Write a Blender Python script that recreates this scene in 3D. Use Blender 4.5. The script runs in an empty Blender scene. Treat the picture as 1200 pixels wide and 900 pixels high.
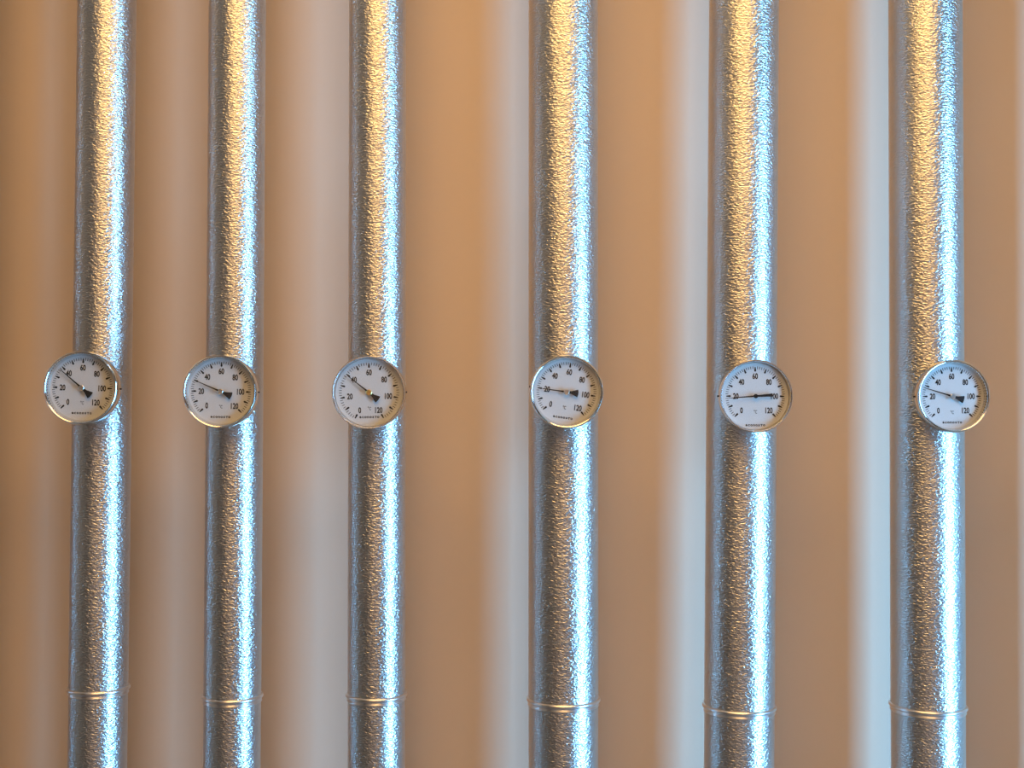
import bpy, bmesh, math, random
from mathutils import Vector, Matrix, Euler

random.seed(4)
scene = bpy.context.scene
C = scene.collection
R = math.radians

# ------------------------------------------------------------------ camera
F_PX = 1400.0                      # focal length in pixels of the 1200x900 frame
CAM = Vector((0.0, -1.34, 1.50))   # pipe axes stand in the plane y = 0
cam_data = bpy.data.cameras.new('camera')
cam_data.sensor_width = 36.0
cam_data.lens = F_PX / 1200.0 * 36.0
cam_data.clip_start = 0.02
cam = bpy.data.objects.new('camera', cam_data)
C.objects.link(cam)
cam.location = CAM
CAM_ROT = (Matrix.Rotation(R(-1.1), 3, 'Z') @ Matrix.Rotation(R(90 + 1.32), 3, 'X')
           @ Matrix.Rotation(R(0.2), 3, 'Z'))
cam.rotation_euler = CAM_ROT.to_euler()
scene.camera = cam


def at(px, py, Y):
    """Point of the plane y = Y that the photograph shows at pixel (px, py)."""
    d = CAM_ROT @ Vector(((px - 600) / F_PX, -(py - 450) / F_PX, -1.0))
    return CAM + d * ((Y - CAM.y) / d.y)


# ------------------------------------------------------------------ world, exposure
w = bpy.data.worlds.new('sky')
scene.world = w
w.use_nodes = True
bg = w.node_tree.nodes['Background']
bg.inputs[0].default_value = (0.20, 0.56, 1.0, 1)
bg.inputs[1].default_value = 36.0
vs = scene.view_settings
vs.view_transform = 'Standard'
vs.look = 'None'
vs.gamma = 1.0
vs.use_curve_mapping = False
vs.exposure = 0.0
scene.cycles.max_bounces = 8
scene.cycles.diffuse_bounces = 4
scene.cycles.glossy_bounces = 4

# room dimensions (z = 0 floor)
WALL_Y = 0.092          # pipe wall surface
X_L, X_R = -1.30, 1.62
Y_B = -3.4
H = 2.65
WIN = (-1.24, -0.68, 0.05, 2.00)    # y0, y1, z0, z1 of the glazed opening in the right wall
DARK_OPENING = (-1.75, -0.80, 0.0, 2.10)    # unseen opening added in the left wall to reflect dark in the pipes

# portal that guides daylight through the glazed opening
pl = bpy.data.lights.new('daylight_portal', 'AREA')
pl.shape = 'RECTANGLE'
pl.size = WIN[1] - WIN[0]
pl.size_y = WIN[3] - WIN[2]
pl.cycles.is_portal = True
po = bpy.data.objects.new('daylight_portal', pl)
C.objects.link(po)
po.location = (X_R + 0.02, (WIN[0] + WIN[1]) / 2, (WIN[2] + WIN[3]) / 2)
po.rotation_euler = Matrix(((0, 0, 1), (1, 0, 0), (0, 1, 0))).to_euler()   # local -z must look into the room (-x)


# ------------------------------------------------------------------ materials
def mat(name, col, rough=0.5, metal=0.0, spec=0.5):
    m = bpy.data.materials.new(name)
    m.use_nodes = True
    b = m.node_tree.nodes['Principled BSDF']
    b.inputs['Base Color'].default_value = (*col, 1)
    b.inputs['Roughness'].default_value = rough
    b.inputs['Metallic'].default_value = metal
    b.inputs['Specular IOR Level'].default_value = spec
    return m


def nodes_of(m):
    nt = m.node_tree
    return nt, nt.nodes, nt.links, nt.nodes['Principled BSDF']


def ramp(nd, stops):
    r = nd.new('ShaderNodeValToRGB')
    cr = r.color_ramp
    while len(cr.elements) < len(stops):
        cr.elements.new(0.5)
    for e, (p, c) in zip(cr.elements, stops):
        e.position = p
        e.color = (*c, 1)
    return r


def plaster(name, c1, c2, rough=0.75, spec=0.25):
    m = mat(name, c1, rough, 0, spec)
    nt, nd, lk, b = nodes_of(m)
    tc = nd.new('ShaderNodeTexCoord')
    n1 = nd.new('ShaderNodeTexNoise')
    n1.inputs['Scale'].default_value = 2.6
    n1.inputs['Detail'].default_value = 3
    lk.new(tc.outputs['Object'], n1.inputs['Vector'])
    r = ramp(nd, [(0.3, c1), (0.7, c2)])
    lk.new(n1.outputs['Fac'], r.inputs[0])
    lk.new(r.outputs[0], b.inputs['Base Color'])
    n2 = nd.new('ShaderNodeTexNoise')
    n2.inputs['Scale'].default_value = 420
    n2.inputs['Detail'].default_value = 2
    lk.new(tc.outputs['Object'], n2.inputs['Vector'])
    bp = nd.new('ShaderNodeBump')
    bp.inputs['Strength'].default_value = 0.10
    bp.inputs['Distance'].default_value = 0.0006
    lk.new(n2.outputs['Fac'], bp.inputs['Height'])
    lk.new(bp.outputs[0], b.inputs['Normal'])
    return m


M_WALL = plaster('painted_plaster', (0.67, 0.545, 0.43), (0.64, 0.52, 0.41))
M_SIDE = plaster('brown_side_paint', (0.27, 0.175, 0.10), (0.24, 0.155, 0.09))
M_FRONT = plaster('tan_front_paint', (0.66, 0.47, 0.33), (0.62, 0.44, 0.31))
M_CEIL = plaster('ceiling_paint', (0.62, 0.50, 0.38), (0.60, 0.485, 0.37))
M_FLOOR = plaster('concrete_floor', (0.24, 0.185, 0.135), (0.20, 0.155, 0.115), 0.55)
M_FRAME = mat('grey_window_frame', (0.25, 0.26, 0.28), 0.4)
M_DARK = mat('added_dark_recess_paint', (0.05, 0.045, 0.04), 0.8)  # near-black colour stands in for lack of light in the added recess


def hammered():
    """Stucco-embossed aluminium sheet: short wavy ridges lying across the pipe."""
    m = mat('stucco_embossed_aluminium', (0.80, 0.80, 0.80), 0.31, 1.0)
    nt, nd, lk, b = nodes_of(m)
    tc = nd.new('ShaderNodeTexCoord')
    mp = nd.new('ShaderNodeMapping')
    mp.inputs['Scale'].default_value = (1.0, 1.0, 2.1)
    lk.new(tc.outputs['Object'], mp.inputs['Vector'])
    n1 = nd.new('ShaderNodeTexNoise')
    n1.inputs['Scale'].default_value = 270
    n1.inputs['Detail'].default_value = 1.0
    n1.inputs['Roughness'].default_value = 0.45
    n1.inputs['Distortion'].default_value = 0.6
    lk.new(mp.outputs[0], n1.inputs['Vector'])
    bp = nd.new('ShaderNodeBump')
    bp.inputs['Strength'].default_value = 1.0
    bp.inputs['Distance'].default_value = 0.0010
    lk.new(n1.outputs['Fac'], bp.inputs['Height'])
    lk.new(bp.outputs[0], b.inputs['Normal'])
    n3 = nd.new('ShaderNodeTexNoise')
    n3.inputs['Scale'].default_value = 9
    lk.new(tc.outputs['Object'], n3.inputs['Vector'])
    r = ramp(nd, [(0.3, (0.59, 0.59, 0.58)), (0.7, (0.66, 0.66, 0.65))])
    lk.new(n3.outputs['Fac'], r.inputs[0])
    lk.new(r.outputs[0], b.inputs['Base Color'])
    return m


M_JACKET = hammered()
M_BEAD = mat('smooth_rolled_aluminium', (0.78, 0.77, 0.76), 0.28, 1.0)
M_STEEL = mat('polished_stainless_bezel', (0.74, 0.73, 0.71), 0.13, 1.0)
M_CASE = mat('brushed_stainless_case', (0.60, 0.59, 0.57), 0.28, 1.0)
M_BRASS = mat('brass', (0.74, 0.50, 0.18), 0.3, 1.0)
M_HUBGREY = mat('nickel_hub', (0.62, 0.56, 0.50), 0.35, 1.0)
M_DIAL = mat('white_dial_enamel', (0.58, 0.575, 0.57), 0.45)
M_INK = mat('black_dial_ink', (0.012, 0.012, 0.013), 0.6, 0, 0.2)
M_NEEDLE = mat('black_needle_paint', (0.01, 0.01, 0.01), 0.45, 0, 0.3)


def glass_pane():
    m = bpy.data.materials.new('clear_instrument_glass')
    m.use_nodes = True
    nt = m.node_tree
    nd, lk = nt.nodes, nt.links
    nd.remove(nd['Principled BSDF'])
    out = nd['Material Output']
    tr = nd.new('ShaderNodeBsdfTransparent')
    tr.inputs[0].default_value = (0.97, 0.98, 0.98, 1)
    gl = nd.new('ShaderNodeBsdfGlossy')
    gl.inputs['Roughness'].default_value = 0.03
    fr = nd.new('ShaderNodeFresnel')
    ge = nd.new('ShaderNodeNewGeometry')        # same reflectance on both faces of the pane
    mr = nd.new('ShaderNodeMapRange')
    mr.inputs['To Min'].default_value = 1.45
    mr.inputs['To Max'].default_value = 1 / 1.45
    lk.new(ge.outputs['Backfacing'], mr.inputs['Value'])
    lk.new(mr.outputs['Result'], fr.inputs['IOR'])
    mx = nd.new('ShaderNodeMixShader')
    lk.new(fr.outputs[0], mx.inputs[0])
    lk.new(tr.outputs[0], mx.inputs[1])
    lk.new(gl.outputs[0], mx.inputs[2])
    lk.new(mx.outputs[0], out.inputs['Surface'])
    return m


M_GLASS = glass_pane()


# ------------------------------------------------------------------ mesh helpers
def link(name, me, material, parent=None, smooth=False):
    me.materials.clear()
    me.materials.append(material)
    if smooth:
        for p in me.polygons:
            p.use_smooth = True
    o = bpy.data.objects.new(name, me)
    C.objects.link(o)
    if parent is not None:
        o.parent = parent
    return o


def from_bm(bm, name):
    me = bpy.data.meshes.new(name)
    bm.to_mesh(me)
    bm.free()
    return me


def box_bm(bm, x0, x1, y0, y1, z0, z1):
    g = bmesh.ops.create_cube(bm, size=1.0)
    for v in g['verts']:
        v.co = Vector(((x0 + x1) / 2 + v.co.x * (x1 - x0), (y0 + y1) / 2 + v.co.y * (y1 - y0),
                       (z0 + z1) / 2 + v.co.z * (z1 - z0)))


def boxes(name, rects, material, parent=None):
    bm = bmesh.new()
    for r in rects:
        box_bm(bm, *r)
    return link(name, from_bm(bm, name), material, parent)


def lathe(name, prof, axis='Z', seg=96, close=False):
    """Revolve (radius, height) points; r = 0 makes a pole."""
    verts, faces, rings = [], [], []
    for r, h in prof:
        if r < 1e-9:
            rings.append([len(verts)])
            verts.append((0, 0, h))
        else:
            rings.append(list(range(len(verts), len(verts) + seg)))
            for i in range(seg):
                a = 2 * math.pi * i / seg
                verts.append((r * math.cos(a), r * math.sin(a), h))
    pairs = list(zip(rings, rings[1:])) + ([(rings[-1], rings[0])] if close else [])
    for A, B in pairs:
        for i in range(seg):
            j = (i + 1) % seg
            if len(A) == 1 and len(B) == 1:
                continue
            if len(A) == 1:
                faces.append((A[0], B[j], B[i]))
            elif len(B) == 1:
                faces.append((A[i], A[j], B[0]))
            else:
                faces.append((A[i], A[j], B[j], B[i]))
    if axis == 'Y':      # height along -y, towards the viewer
        verts = [(x, -h, y) for x, y, h in verts]
    me = bpy.data.meshes.new(name)
    me.from_pydata(verts, [], faces)
    bm = bmesh.new()
    bm.from_mesh(me)
    bmesh.ops.recalc_face_normals(bm, faces=bm.faces)
    bm.to_mesh(me)
    bm.free()
    for p in me.polygons:
        p.use_smooth = True
    return me


def sharp(me, deg=35):
    me.set_sharp_from_angle(angle=R(deg))
    return me


def poly_bm(bm, pts, y):
    vs_ = [bm.verts.new((x, y, z)) for x, z in pts]
    return bm.faces.new(vs_)


def solid(name, pts, y0, y1):
    """Flat outline (x, z) given real thickness from y0 to y1."""
    bm = bmesh.new()
    f = poly_bm(bm, pts, y0)
    g = bmesh.ops.extrude_face_region(bm, geom=[f])
    for v in g['geom']:
        if isinstance(v, bmesh.types.BMVert):
            v.co.y = y1
    bmesh.ops.recalc_face_normals(bm, faces=bm.faces)
    return from_bm(bm, name)


def text_verts(body, size, sx, offset=0.0, spacing=1.0):
    """Triangulated outline of a word, centred, as (verts, faces) in x, z."""
    cu = bpy.data.curves.new('lettering', 'FONT')
    cu.body = body
    cu.size = size
    cu.align_x = 'CENTER'
    cu.offset = offset
    cu.space_character = spacing
    cu.resolution_u = 3
    ob = bpy.data.objects.new('lettering', cu)
    C.objects.link(ob)
    bpy.context.view_layer.update()
    dg = bpy.context.evaluated_depsgraph_get()
    me = bpy.data.meshes.new_from_object(ob.evaluated_get(dg))
    vv = [v.co.copy() for v in me.vertices]
    ff = [tuple(p.vertices) for p in me.polygons]
    bpy.data.objects.remove(ob)
    bpy.data.curves.remove(cu)
    bpy.data.meshes.remove(me)
    x0, x1 = min(v.x for v in vv), max(v.x for v in vv)
    z0, z1 = min(v.y for v in vv), max(v.y for v in vv)
    return [((v.x - (x0 + x1) / 2) * sx, v.y - (z0 + z1) / 2) for v in vv], ff


def thing(name, label, cat, loc, group=None):
    o = bpy.data.objects.new(name, None)
    o.empty_display_size = 0.03
    C.objects.link(o)
    o.location = loc
    o['label'] = label
    o['category'] = cat
    if group:
        o['group'] = group
    return o


def structure(o):
    o['kind'] = 'structure'
    return o


# ------------------------------------------------------------------ the room
T = 0.12
structure(boxes('floor', [(X_L - 1.2, X_R + T, Y_B - T, WALL_Y + T, -0.1, 0)], M_FLOOR))
structure(boxes('ceiling', [(X_L - 1.2, X_R + T, Y_B - T, WALL_Y + T, H, H + 0.1)], M_CEIL))
structure(boxes('wall_back', [(X_L - 1.2, X_R + T, WALL_Y, WALL_Y + T, 0, H)], M_WALL))
structure(boxes('wall_front', [(X_L - 1.2, X_R + T, Y_B - T, Y_B, 0, H)], M_FRONT))
y0, y1, z0, z1 = WIN
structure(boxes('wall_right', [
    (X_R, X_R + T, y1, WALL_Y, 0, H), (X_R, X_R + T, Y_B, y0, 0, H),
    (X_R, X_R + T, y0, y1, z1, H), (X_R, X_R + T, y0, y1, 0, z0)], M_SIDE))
d0, d1, e0, e1 = DARK_OPENING
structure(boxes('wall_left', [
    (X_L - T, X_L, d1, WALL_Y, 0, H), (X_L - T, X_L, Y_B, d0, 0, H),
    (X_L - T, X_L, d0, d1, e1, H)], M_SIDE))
# recess added behind the opening, its darkness put into the paint
structure(boxes('wall_added_recess', [
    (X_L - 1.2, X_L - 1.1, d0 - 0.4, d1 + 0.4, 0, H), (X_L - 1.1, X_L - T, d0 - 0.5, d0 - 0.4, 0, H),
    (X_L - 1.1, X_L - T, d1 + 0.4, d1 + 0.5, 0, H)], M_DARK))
win = structure(boxes('window_1', [
    (X_R + 0.03, X_R + 0.08, y0, y0 + 0.05, z0, z1), (X_R + 0.03, X_R + 0.08, y1 - 0.05, y1, z0, z1),
    (X_R + 0.03, X_R + 0.08, y0, y1, z0, z0 + 0.05), (X_R + 0.03, X_R + 0.08, y0, y1, z1 - 0.05, z1)], M_FRAME))


# ------------------------------------------------------------------ the warm ceiling lamp and an added fill lamp (above the frame)
LAMP_W, LAMP_D = 1.3, 1.0


def ceiling_lamp(where, x, y, power):
    t = thing('ceiling_lamp', 'warm ceiling panel lamp above the picture, ' + where, 'lamp', (x, y, H))
    a, b = LAMP_W / 2, LAMP_D / 2
    boxes('housing', [(-a - .02, a + .02, -b - .02, b + .02, -0.04, 0), (-a - .02, -a, -b - .02, b + .02, -0.06, -0.04),
                      (a, a + .02, -b - .02, b + .02, -0.06, -0.04), (-a, a, -b - .02, -b, -0.06, -0.04),
                      (-a, a, b, b + .02, -0.06, -0.04)], M_CASE, t)
    ld = bpy.data.lights.new('panel_light', 'AREA')
    ld.shape = 'RECTANGLE'
    ld.size, ld.size_y = LAMP_W, LAMP_D
    ld.energy = power
    ld.color = (1.0, 0.56, 0.18)
    lo = bpy.data.objects.new('panel_light', ld)
    C.objects.link(lo)
    lo.parent = t
    lo.location = (0, 0, -0.062)
    return t


ceiling_lamp('near the pipes', 0.05, -1.00, 25)
ceiling_lamp('added as unseen fill further from the pipes', 0.02, -2.75, 15)  # second lamp added to warm the front wall and its reflection in the pipes

# ------------------------------------------------------------------ pipes
GROUP_P = 'silver insulated pipes in a row'
# centre pixel at the top edge and at row 810, radius, seam row, label
PIPES = [
    (-40.0, -55.0, .0316, 800.0, 'silver insulated pipe beyond the left edge of the picture'),
    (125.5, 115.3, .0316, 806.0, 'slim silver embossed insulated pipe, leftmost of the row'),
    (278.3, 272.4, .0314, 815.5, 'slim silver embossed insulated pipe, second from the left end'),
    (442.5, 441.2, .0320, 813.5, 'slim silver embossed insulated pipe, third from the left, behind the brass-hubbed gauge'),
    (660.0, 660.2, .0391, 819.0, 'thick silver embossed insulated pipe behind the tilted gauge, fourth from the left'),
    (871.7, 866.4, .0390, 827.0, 'thick silver embossed insulated pipe, second from the right end'),
    (1084.0, 1087.2, .0402, 826.5, 'thickest silver embossed insulated pipe, rightmost of the row'),
    (1280.0, 1286.0, .0395, 832.0, 'silver insulated pipe beyond the right edge of the picture'),
]
pipe_r = []
for px_top, px_low, r, seam_row, label in PIPES:
    a, b = at(px_top, 0, 0), at(px_low, 810, 0)
    dx = (a.x - b.x) / (a.z - b.z)
    foot = Vector((b.x + dx * (0 - b.z), 0, 0))
    t = thing('insulated_pipe', label, 'pipe', foot, GROUP_P)
    t.rotation_euler = (0, math.atan(dx), 0)
    zs = at(px_low, seam_row, 0).z
    top = H - 0.0005
    # upper jacket slips over the lower one; open-ended sheet with real thickness
    th = 0.0006
    up = lathe('jacket_upper', [(r, zs + 0.001), (r, top), (r - th, top), (r - th, zs + 0.001)], seg=128, close=True)
    lo = lathe('jacket_lower', [(r - 0.0003, 0.002), (r - 0.0003, zs + 0.0005), (r - 0.001, zs + 0.0005), (r - 0.001, 0.002)],
               seg=128, close=True)
    link('jacket', sharp(up), M_JACKET, t)
    link('jacket', sharp(lo), M_JACKET, t)
    prof = []
    m = 0.0025
    for k in range(13):
        q = -math.pi / 2 + math.pi * k / 12
        prof.append((r - 0.0003 + 0.0026 * math.cos(q), zs + m * math.sin(q)))
    prof = [(r - 0.0008, zs - 0.0062), (r + 0.0004, zs - 0.0062), (r + 0.0009, zs - 0.0055), (r + 0.0006, zs - 0.0046),
            (r + 0.0001, zs - 0.0038), (r + 0.0001, zs - 0.0027)] + prof + [(r + 0.0002, zs + 0.0028), (r - 0.0008, zs + 0.0030)]
    bd = link('seam_bead', lathe('seam_bead', prof, seg=128, close=True), M_BEAD, t)
    bd['label'] = 'smooth rolled seam ring'
    pipe_r.append(r)

# ------------------------------------------------------------------ dial thermometers
U = 0.0001114       # one dial unit in metres (the bezel is 350 units in radius)
DIAL_Y = -0.066     # dial plane in front of the pipe axes
GROUP_G = 'round dial thermometers on the pipes'


def dial_marks(sweep):
    """Ticks of the 0-120 scale: a short line every 2 degrees, a bold wedge every 10."""
    bm = bmesh.new()
    for v in range(0, 121, 2):
        an = R(90 + sweep / 2 - sweep * v / 120)
        e = Vector((math.cos(an), math.sin(an)))
        n = Vector((-e.y, e.x))
        if v % 10:
            r0, r1, w0, w1 = 260, 287, 2.6, 2.6
        else:
            r0, r1, w0, w1 = 234, 281, 9.5, 4.0
        pts = [e * r0 * U + n * w0 * U, e * r0 * U - n * w0 * U, e * r1 * U - n * w1 * U, e * r1 * U + n * w1 * U]
        if v % 10 == 0:
            pts = [e * (r0 + 8) * U + n * w0 * U, e * r0 * U, e * (r0 + 8) * U - n * w0 * U] + pts[2:]
        poly_bm(bm, [(p.x, p.y) for p in pts], -0.00015)
    return from_bm(bm, 'scale_marks')


def text_mesh(name, items):
    """items: (word, x, z, size, sx, offset, spacing) in dial units."""
    verts, faces = [], []
    for body, x, z, size, sx, off, sp in items:
        vv, ff = text_verts(body, size * U, sx, off * U, sp)
        k = len(verts)
        verts += [(x * U + a, -0.00015, z * U + b) for a, b in vv]
        faces += [tuple(i + k for i in f) for f in ff]
    me = bpy.data.meshes.new(name)
    me.from_pydata(verts, [], faces)
    return me


def arc(cx, cz, r, a0, a1, n):
    return [(cx + r * math.cos(R(a0 + (a1 - a0) * i / n)), cz + r * math.sin(R(a0 + (a1 - a0) * i / n))) for i in range(n + 1)]


def thermometer(g):
    px, py = g['pivot']
    t = thing('dial_thermometer', g['label'], 'thermometer', at(px, py, DIAL_Y), GROUP_G)
    roll = g['roll']                                   # clockwise tilt of the whole gauge, degrees
    t.rotation_euler = (0, R(roll), 0)
    rr = g['pipe_r']
    slim = g.get('slim', False)
    # case: stainless pot behind the dial (heights run towards the viewer)
    link('case', sharp(lathe('case', [(0, -0.0185), (0.0325, -0.0185), (0.0348, -0.0175), (0.0358, -0.015), (0.0362, -0.0045),
                                      (0.0362, -0.0005), (0, -0.0005)], 'Y', 96)), M_CASE, t)
    # bezel ring: rounded rim, sloping inner wall
    ro = 0.0390
    if slim:
        prof = [(0.0363, -0.0062), (ro - .0003, -0.0062), (ro, -0.0052), (ro, 0.0050), (ro - .0002, 0.0062), (ro - .0007, 0.0069),
                (ro - .0013, 0.0069), (ro - .0018, 0.0062), (ro - .0021, 0.0052), (ro - .0026, 0.0005), (0.0363, 0.0002)]
    else:
        prof = [(0.0363, -0.0062), (ro - .0002, -0.0062), (ro + .0002, -0.0052), (ro + .0002, 0.0040), (ro, 0.0056), (ro - .0005, 0.0068),
                (ro - .0013, 0.0075), (ro - .0021, 0.0073), (ro - .0027, 0.0064), (ro - .0030, 0.0055),
                (ro - .0036, 0.0022), (ro - .0042, 0.0005), (0.0345, 0.0002), (0.0345, -0.0002), (0.0363, -0.0002)]
    link('bezel', sharp(lathe('bezel', prof, 'Y', 96, close=True), 50), M_STEEL, t)
    # bayonet lugs at 3 and 9 o'clock on the back flange
    for s in (-1, 1):
        bm = bmesh.new()
        bmesh.ops.create_cone(bm, cap_ends=True, segments=12, radius1=0.0010, radius2=0.0008, depth=0.0022,
                              matrix=Matrix.Translation((s * 0.0390, 0.0040, 0)) @ Matrix.Rotation(R(90), 4, 'Y'))
        lg = link('bayonet_lug', from_bm(bm, 'bayonet_lug'), M_NEEDLE, t)
        lg['label'] = 'small dark lug'
    # dial disc
    dial = link('dial', sharp(lathe('dial', [(0, -0.0006), (0.0358, -0.0006), (0.0358, 0), (0, 0)], 'Y', 96)), M_DIAL, t)
    sw = g['sweep']
    link('scale_marks', dial_marks(sw), M_INK, dial)
    items = []
    for v in range(0, 121, 20):
        an = R(90 + sw / 2 - sw * v / 120)
        rx, rz = (187, 193)
        items.append((str(v), rx * math.cos(an), rz * math.sin(an), 76, 0.70, 2.3, 1.0))
    link('numerals', text_mesh('numerals', items), M_INK, dial)
    link('unit_mark', text_mesh('unit_mark', [('\u00b0', -9, -g['c_off'] + 10, 44, 0.75, 0.5, 1.0),
                                              ('C', 8, -g['c_off'] - 3, 44, 0.68, 0.5, 1.0)]), M_INK, dial)
    word = [(c, -85 + 24.3 * i, -g['t_off'], 27 if c == 'T' else 37, 1.25 if c == 'T' else 1.02, 1.3, 1.0)
            for i, c in enumerate('econosTo')]
    link('lettering', text_mesh('lettering', word), M_INK, dial)
    # needle: its own angle, thin blade and flared tail, with real thickness
    piv = g['needle'] + roll
    L = g['len']
    if g['kind'] == 'flared':
        tail = 114
        pts = [(L, 0), (L - 18, 3.0), (60, 6.5), (20, 9.5), (-24, 11), (-50, 15), (-tail + 12, 35), (-tail + 6, 37)]
        pts += arc(0, 0, tail, 180 - 17, 180 + 17, 6)
        pts += [(-tail + 6, -37), (-tail + 12, -35), (-50, -15), (-24, -11), (20, -9.5), (60, -6.5), (L - 18, -3.0)]
    else:
        pts = [(L, 0), (L - 10, 2.2), (40, 7), (0, 9), (-60, 11), (-164, 15), (-164, -15), (-60, -11), (0, -9), (40, -7), (L - 10, -2.2)]
    ca, sa = math.cos(R(piv)), math.sin(R(piv))
    P = [((x * ca - z * sa) * U, (x * sa + z * ca) * U) for x, z in pts]
    nd = link('needle', solid('needle', P, -0.0024, -0.0029), M_NEEDLE, t)
    hr = g['hub_r'] * U
    link('hub', sharp(lathe('hub', [(0, 0.0001), (hr * 0.6, 0.0001), (hr * 0.6, 0.0029), (hr, 0.0029), (hr, 0.0036), (hr * 0.8, 0.0041),
                                    (hr * 0.34, 0.0041), (hr * 0.30, 0.0037), (0, 0.0037)], 'Y', 32)), g['hub'], nd)
    # pane
    link('glass_pane', sharp(lathe('glass_pane', [(0, 0.0052), (0.0361, 0.0052), (0.0361, 0.0058), (0, 0.0058)], 'Y', 64)), M_GLASS, t)
    # stem and hexagonal nut reaching back to the pipe jacket
    d = 0.066 - rr
    st = link('stem', sharp(lathe('stem', [(0, -0.0184), (0.0055, -0.0184), (0.0055, -d - 0.0004), (0, -d - 0.0004)], 'Y', 24)), M_CASE, t)
    hexp = [(0.0105 * math.cos(R(60 * i)), 0.0105 * math.sin(R(60 * i))) for i in range(6)]
    link('hex_nut', solid('hex_nut', hexp, min(0.0205, d - 0.006), d - 0.0005), M_BRASS, st)
    return t


GAUGES = [
    dict(pivot=(96.6, 454.6), roll=1.2, sweep=270, needle=139.4, len=278, kind='flared', hub=M_HUBGREY, hub_r=26, c_off=140, t_off=240,
         pipe_r=pipe_r[1], label='round white thermometer, needle just below 40, on the leftmost pipe'),
    dict(pivot=(259.0, 458.8), roll=0.8, sweep=270, needle=156.7, len=262, kind='flared', hub=M_HUBGREY, hub_r=26, c_off=142, t_off=243,
         pipe_r=pipe_r[2], label='round white thermometer reading 30, on the second pipe from the left'),
    dict(pivot=(432.6, 460.0), roll=-0.8, sweep=302, needle=142.0, len=262, kind='flared', hub=M_BRASS, hub_r=29, c_off=150, t_off=235,
         pipe_r=pipe_r[3], slim=True, label='round white thermometer with brass hub and slim rim, needle on 40'),
    dict(pivot=(663.8, 459.3), roll=8.2, sweep=270, needle=172.0, len=258, kind='flared', hub=M_HUBGREY, hub_r=28, c_off=148, t_off=248,
         pipe_r=pipe_r[4], label='round white thermometer tilted clockwise on its pipe, needle on 20'),
    dict(pivot=(885.0, 464.3), roll=0.0, sweep=270, needle=184.2, len=268, kind='straight', hub=M_NEEDLE, hub_r=21, c_off=148, t_off=279,
         pipe_r=pipe_r[5], slim=True, label='round white thermometer with straight-tailed needle and black hub, just under 20'),
    dict(pivot=(1115.4, 464.5), roll=-0.4, sweep=270, needle=163.4, len=290, kind='flared', hub=M_HUBGREY, hub_r=26, c_off=152, t_off=252,
         pipe_r=pipe_r[6], label='round white thermometer with wide shiny rim, on the rightmost pipe'),
]
for g in GAUGES:
    thermometer(g)
